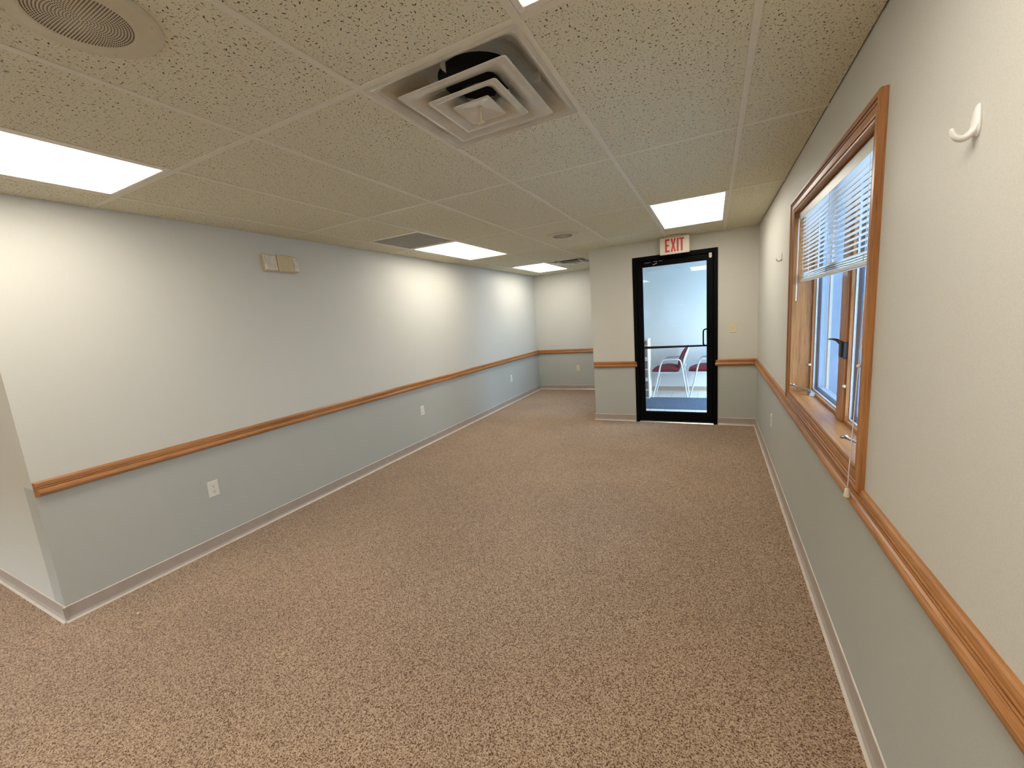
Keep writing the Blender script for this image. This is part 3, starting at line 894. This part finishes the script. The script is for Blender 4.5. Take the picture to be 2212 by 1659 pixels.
obj('letter', letter([R(tx, tx + .052, lz1 - .021, lz1), R(tx + .016, tx + .036, lz0, lz1 - .021)]), 'red', t, 'red letter T')

# ---------------------------------------------------------------- emergency light on the left wall
t = thing('emergency_light', (XL, 2.31, 2.015), 'aged beige emergency light unit high on the left wall', 'light')
m = MB().bbox(XL, XL + .030, 2.160, 2.455, 2.018, 2.148, .003); obj('back_plate', m, 'tan', t)
m = MB().bbox(XL + .030, XL + .058, 2.262, 2.402, 2.016, 2.150, .006); obj('battery_cover', m, 'tan', t)
for (q0, q1) in ((2.163, 2.260), (2.404, 2.455)):
    m = MB().loft([[(XL + .030, q0, 2.022), (XL + .030, q1, 2.022), (XL + .030, q1, 2.144), (XL + .030, q0, 2.144)],
                   [(XL + .050, q0 + .003, 2.026), (XL + .050, q1 - .003, 2.026), (XL + .042, q1 - .003, 2.085), (XL + .042, q0 + .003, 2.085)],
                   [(XL + .052, q0 + .004, 2.026), (XL + .052, q1 - .004, 2.026), (XL + .046, q1 - .004, 2.138), (XL + .046, q0 + .004, 2.138)]])
    obj('lamp_lens', m, 'lens', t, 'shiny clear lamp lens')

# ---------------------------------------------------------------- outlets and switch
def plate_parts(t, P, dots=True, toggle=False):
    """P(u, w, d) maps plate coordinates (across, up, out) to the world"""
    def bx(u0, u1, w0, w1, d0, d1, inset=0.0):
        m = MB(); i = inset
        m.loft([[P(u0, w0, d0), P(u1, w0, d0), P(u1, w1, d0), P(u0, w1, d0)], [P(u0 + i, w0 + i, d1), P(u1 - i, w0 + i, d1), P(u1 - i, w1 - i, d1), P(u0 + i, w1 - i, d1)]])
        return m
    return bx
def make_outlet(P, loc, label, mat='almond'):
    t = thing('power_outlet', loc, label, 'outlet', 'duplex wall outlets')
    bx = plate_parts(t, P)
    obj('cover_plate', bx(-.035, .035, -.057, .057, 0, .005, .003), mat, t)
    for w in (-.0195, .0195):
        rc = obj('receptacle', bx(-.0165, .0165, w - .014, w + .014, .005, .0065, .002), mat, t)
        m = MB()
        for u, ww, hu, hw in ((-.006, w + .003, .0013, .0045), (.006, w + .003, .0013, .0037), (0, w - .0075, .0024, .0024)):
            m.v += []; q = bx(u - hu, u + hu, ww - hw, ww + hw, .0062, .0068); m.add(q.v, q.f)
        obj('slots', m, 'slot', rc, kind='stuff')
    obj('screw', bx(-.002, .002, -.002, .002, .005, .0062, .0005), mat, t)
    return t
def on_left(yc, zc): return lambda u, w, d: (XL + d, yc + u, zc + w)
make_outlet(on_left(1.515, .440), (XL, 1.515, .44), 'almond power outlet nearest the camera on the left wall')
make_outlet(on_left(3.91, .452), (XL, 3.91, .452), 'white power outlet halfway along the left wall', 'white')
make_outlet(on_left(6.43, .445), (XL, 6.43, .445), 'white power outlet at the far end of the left wall', 'white')
make_outlet(lambda u, w, d: (-2.405 + u, YB - d, .434 + w), (-2.405, YB, .434), 'ivory power outlet on the alcove end wall', 'ivory')
make_outlet(lambda u, w, d: (XR - d, 4.08 + u, .435 + w), (XR, 4.08, .435), 'power outlet low on the right wall beyond the window', 'almond')
t = thing('light_switch', (.210, YD, 1.187), 'ivory toggle light switch right of the glass door', 'switch')
P = lambda u, w, d: (.210 + u, YD - d, 1.187 + w)
bx = plate_parts(t, P)
obj('cover_plate', bx(-.035, .035, -.058, .058, 0, .005, .003), 'ivory', t)
obj('toggle', bx(-.005, .005, -.011, .006, .005, .016, .001), 'tan', t, 'rubbed tan toggle')
for w in (-.030, .030): obj('screw', bx(-.002, .002, w - .002, w + .002, .005, .0062, .0005), 'ivory', t)

# ---------------------------------------------------------------- adhesive wall hooks
def make_hook(y, z, label):
    t = thing('wall_hook', (XR, y, z), label, 'hook', 'white adhesive wall hooks')
    x = XR
    # tapering rounded back plate
    rings = []
    for (zz, hw, dd) in ((-.030, .004, .004), (-.026, .010, .009), (-.016, .013, .011), (0, .0125, .010), (.016, .010, .008), (.026, .007, .006), (.031, .003, .003)):
        rings.append([(x - dd * max(0, math.sin(q)) * 1.0 , y + hw * math.cos(q), z + zz) for q in [math.pi * w / 10 for w in range(11)]])
    obj('plate', MB().loft(rings, smooth=True), 'white', t)
    key = [(-.004, -.008, .0115, .005), (-.008, -.0185, .0118, .0065), (-.016, -.0262, .0105, .0068), (-.024, -.0270, .0088, .0060), (-.031, -.0225, .0072, .0052), (-.0355, -.0145, .0060, .0044), (-.0375, -.0075, .0052, .0034), (-.0380, -.0050, .0030, .0018)]
    fine = []
    for i in range(len(key) - 1):
        p0, p1, p2, p3 = key[max(i - 1, 0)], key[i], key[i + 1], key[min(i + 2, len(key) - 1)]
        for e in range(5):
            u = e / 5
            fine.append(tuple(.5 * (2 * b + (c - a) * u + (2 * a - 5 * b + 4 * c - d) * u * u + (3 * b - a - 3 * c + d) * u ** 3) for a, b, c, d in zip(p0, p1, p2, p3)))
    fine.append(key[-1])
    m = MB(); rg = []
    for i, q in enumerate(fine):
        p = Vector((x + q[0], y, z + q[1])); a, b = fine[max(i - 1, 0)], fine[min(i + 1, len(fine) - 1)]
        tg = Vector((b[0] - a[0], 0, b[1] - a[1])).normalized(); nn = Vector((0, 1, 0)).cross(tg)
        rg.append([p + Vector((0, q[2] * math.cos(w), 0)) + nn * q[3] * math.sin(w) for w in [2 * math.pi * e / 14 for e in range(14)]])
    m.loft(rg, smooth=True)
    obj('prong', m, 'white', t)
    return t
make_hook(1.178, 1.790, 'white plastic adhesive hook on the right wall at the upper right, nearest the camera')
make_hook(3.715, 1.787, 'small distant white adhesive hook on the right wall between the window and the door')

# ---------------------------------------------------------------- paper scrap on the carpet
m = MB().add([(-2.929, .872, .001), (-2.918, .871, .001), (-2.916, .880, .005), (-2.924, .884, .001), (-2.922, .877, .007)], [(0, 1, 4), (1, 2, 4), (2, 3, 4), (3, 0, 4), (3, 2, 1, 0)])
solo(obj('paper_scrap', m, 'white'), 'tiny white paper scrap on the carpet near the left wall corner', 'scrap')

# ---------------------------------------------------------------- vestibule behind the door
vf = bpy.data.objects.new('floor_vestibule', (lambda me: (me.materials.append(MT['grout']), me)[1])(MB().box(VX0, VX1, YD + 0.10, VY1, -0.08, -0.0015).mesh('floor_vestibule')))
COL.objects.link(vf); vf['kind'] = 'structure'
TW = 0.2045
tm = MB().bbox(-TW / 2 + .0025, TW / 2 - .0025, -TW / 2 + .0025, TW / 2 - .0025, -.010, 0.0, .0012).mesh('floor_tile'); tm.materials.append(MT['vtile'])
ox, oy = -0.6365 - TW * 3, 7.66 - TW * 10
for i in range(9):
    for j in range(10):
        o = bpy.data.objects.new('floor_tile', tm); COL.objects.link(o); o.parent = vf
        o.location = (ox + TW * (i + .5), oy + TW * (j + .5), random.uniform(-.0003, .0003))
m = MB().bbox(VX0 + .06, VX1 - .1, 6.245, 7.075, .0005, .007, .002)
solo(obj('floor_mat', m, 'mat'), 'blue grey entrance mat on white tiles behind the glass door', 'mat')

def make_chair(cx, label):
    y0, y1 = 7.10, 7.56
    t = thing('guest_chair', (cx, 7.33, 0), label, 'chair', 'maroon guest chairs behind the door')
    X = lambda v: cx + v + .645
    for y in (y0, y1):
        m = MB().tube([(X(-.911), y, .004), (X(-.86), y, .20), (X(-.785), y, .53), (X(-.765), y, .592), (X(-.752), y, .612), (X(-.725), y, .622), (X(-.62), y, .628), (X(-.52), y, .632), (X(-.492), y, .626), (X(-.474), y, .606), (X(-.462), y, .56), (X(-.376), y, .004)], .0115, 10)
        m.lathe([(.014, 0), (.014, .010), (.011, .012)], (X(-.911), y, 0), 10); m.lathe([(.014, 0), (.014, .010), (.011, .012)], (X(-.376), y, 0), 10)
        sf_ = obj('side_frame', m, 'tube', t)
        obj('armrest', MB().bbox(X(-.73), X(-.52), y - .018, y + .018, .628, .642, .006), 'shell', sf_)
    m = MB()
    for y in (y0 + .035, y1 - .035): m.tube([(X(-.90), y, .414), (X(-.52), y, .402), (X(-.47), y, .415), (X(-.425), y, .47), (X(-.40), y, .56)], .009, 8)
    for x, z in ((-.82, .412), (-.55, .404)): m.tube([(X(x), y0 + .005, z), (X(x), y1 - .005, z)], .009, 8)
    for x, z in ((-.440, .44),): m.tube([(X(x), y0 + .005, z), (X(x), y1 - .005, z)], .008, 8)
    obj('seat_frame', m, 'tube', t)
    rings = []
    for (x, lo, hi, w) in ((-.930, .436, .444, .17), (-.922, .424, .460, .19), (-.88, .420, .487, .205), (-.80, .418, .514, .21), (-.70, .417, .528, .21), (-.62, .416, .524, .21), (-.54, .414, .503, .205), (-.512, .420, .480, .195), (-.503, .440, .458, .17)):
        rings.append([(X(x), 7.33 + w * math.copysign(abs(math.cos(q)) ** .35, math.cos(q)), (lo + hi) / 2 + (hi - lo) / 2 * math.copysign(abs(math.sin(q)) ** .7, math.sin(q))) for q in [2 * math.pi * e / 20 for e in range(20)]])
    obj('seat', MB().loft(rings, smooth=True), 'maroon', t)
    # back cushion and shell follow a leaning curve
    cu, sh = [], []
    for (z, x, w, th) in ((.485, -.498, .16, .012), (.50, -.500, .19, .026), (.56, -.492, .205, .032), (.65, -.470, .21, .032), (.73, -.440, .21, .028), (.79, -.408, .20, .022), (.825, -.385, .18, .014), (.835, -.378, .15, .006)):
        cu.append([(X(x) + th * math.sin(q), 7.33 + w * math.copysign(abs(math.cos(q)) ** .4, math.cos(q)), z) for q in [2 * math.pi * e / 20 for e in range(20)]])
    for (z, x, w, th) in ((.49, -.455, .15, .010), (.52, -.445, .19, .018), (.62, -.428, .205, .028), (.72, -.398, .205, .026), (.79, -.370, .195, .018), (.828, -.358, .16, .008)):
        sh.append([(X(x) + th * math.sin(q), 7.33 + w * math.copysign(abs(math.cos(q)) ** .4, math.cos(q)), z) for q in [2 * math.pi * e / 20 for e in range(20)]])
    obj('back_cushion', MB().loft(cu, smooth=True), 'maroon', t)
    obj('back_shell', MB().loft(sh, smooth=True), 'shell', t)
    return t
c0 = make_chair(-.645, 'maroon guest chair fully seen behind the glass door, beside the cartons')
dup(c0, (-.645 + .57, 7.33, 0), 'maroon guest chair partly hidden by the right stile of the glass door')

for i, (z0, z1, x1, lab) in enumerate(((0.0, .33, -.948, 'bottom white carton of the strapped stack behind the glass door'), (.3305, .672, -.952, 'middle white carton of the strapped stack behind the glass door'),
                               (.6725, 1.0, -.955, 'top white carton of the strapped stack behind the glass door'))):
    t = thing('carton', (-1.12, 7.08, z0), lab, 'carton', 'cartons stacked behind the glass door')
    x0, y0, y1 = -1.29, 6.955, 7.255
    obj('body', MB().bbox(x0, x1, y0, y1, z0 + .001, z1, .004), 'carton', t)
    obj('printed_front', MB().box(x0 + .02, x1 - .018, y0 - .0012, y0 + .0002, z0 + .03, z1 - .03), 'cartonfront', t, 'dark printed front panel')
    zs = (.155, .50, .895)[i]; m = MB()
    for q in ((x0 - .002, x1 + .002, y0 - .0035, y0 - .0012), (x0 - .002, x1 + .002, y1, y1 + .002), (x0 - .002, x0, y0, y1), (x1, x1 + .002, y0, y1)): m.box(*q, zs - .007, zs + .007)
    obj('strap', m, 'white', t, 'white packing strap')
# ---------------------------------------------------------------- glazing of the vestibule and the rear
def framed(name, axis, fixed, a0, a1, z0, z1, mat, bars=(), gm='wglass'):
    r = bpy.data.objects.new(name, None); COL.objects.link(r); r['kind'] = 'structure'
    w = .045
    def bx(p, q, u, v, d=.03):
        return MB().bbox(fixed - d, fixed + d, p, q, u, v, .002) if axis == 'x' else MB().bbox(p, q, fixed - d, fixed + d, u, v, .002)
    for q in ((a0, a0 + w, z0, z1), (a1 - w, a1, z0, z1), (a0 + w, a1 - w, z0, z0 + w), (a0 + w, a1 - w, z1 - w, z1)): obj('frame_bar', bx(*q), mat, r)
    for c in bars: obj('frame_bar', bx(c - w / 2, c + w / 2, z0 + w, z1 - w), mat, r)
    g = MB().box(fixed - .003, fixed + .003, a0 + w, a1 - w, z0 + w, z1 - w) if axis == 'x' else MB().box(a0 + w, a1 - w, fixed - .003, fixed + .003, z0 + w, z1 - w)
    obj('pane', g, gm, r)
    return r
framed('window_2', 'x', (XC + VX0) / 2, YD + 0.17, 7.45, .10, 2.10, 'black', (6.55,), 'tglass')
framed('door_2', 'x', VX1 + .07, 5.72, 7.52, .05, 2.15, 'black', (6.62,), 'eglass')
for i, (a, b) in enumerate(REAR):
    r = framed('window_%d' % (i + 3), 'y', YBK - .10, a, b, .87, 2.0, 'oz', (), 'glass')
    obj('shade', MB().box(a + .01, b - .01, YBK - .05, YBK - .045, 1.50, 1.99), 'shade', r)
    obj('sill', MB().bbox(a - .05, b + .05, YBK - .06, YBK + .03, .845, .869, .004), 'white', r)

# ---------------------------------------------------------------- outside
struct('sky_blocker', MB().box(XR + .20, 1.75, YBK - .3, YD, 2.56, 2.72), 'lampframe')  # added slab, out of view, cutting sky light on wing wall and window
struct('ground', MB().box(-30, 40, -40, 50, -.25, -.12), 'ground')
struct('wall_rear_blocker', MB().box(-22, 12, -14.5, -14.0, -.1, 3.3), 'outrear')  # added unseen wall that dims the rear windows and their reflection in door glass
nb = MB().box(2.6, 16, 15, 21, -.1, 4.2)
struct('wall_neighbour', nb, 'outfar')
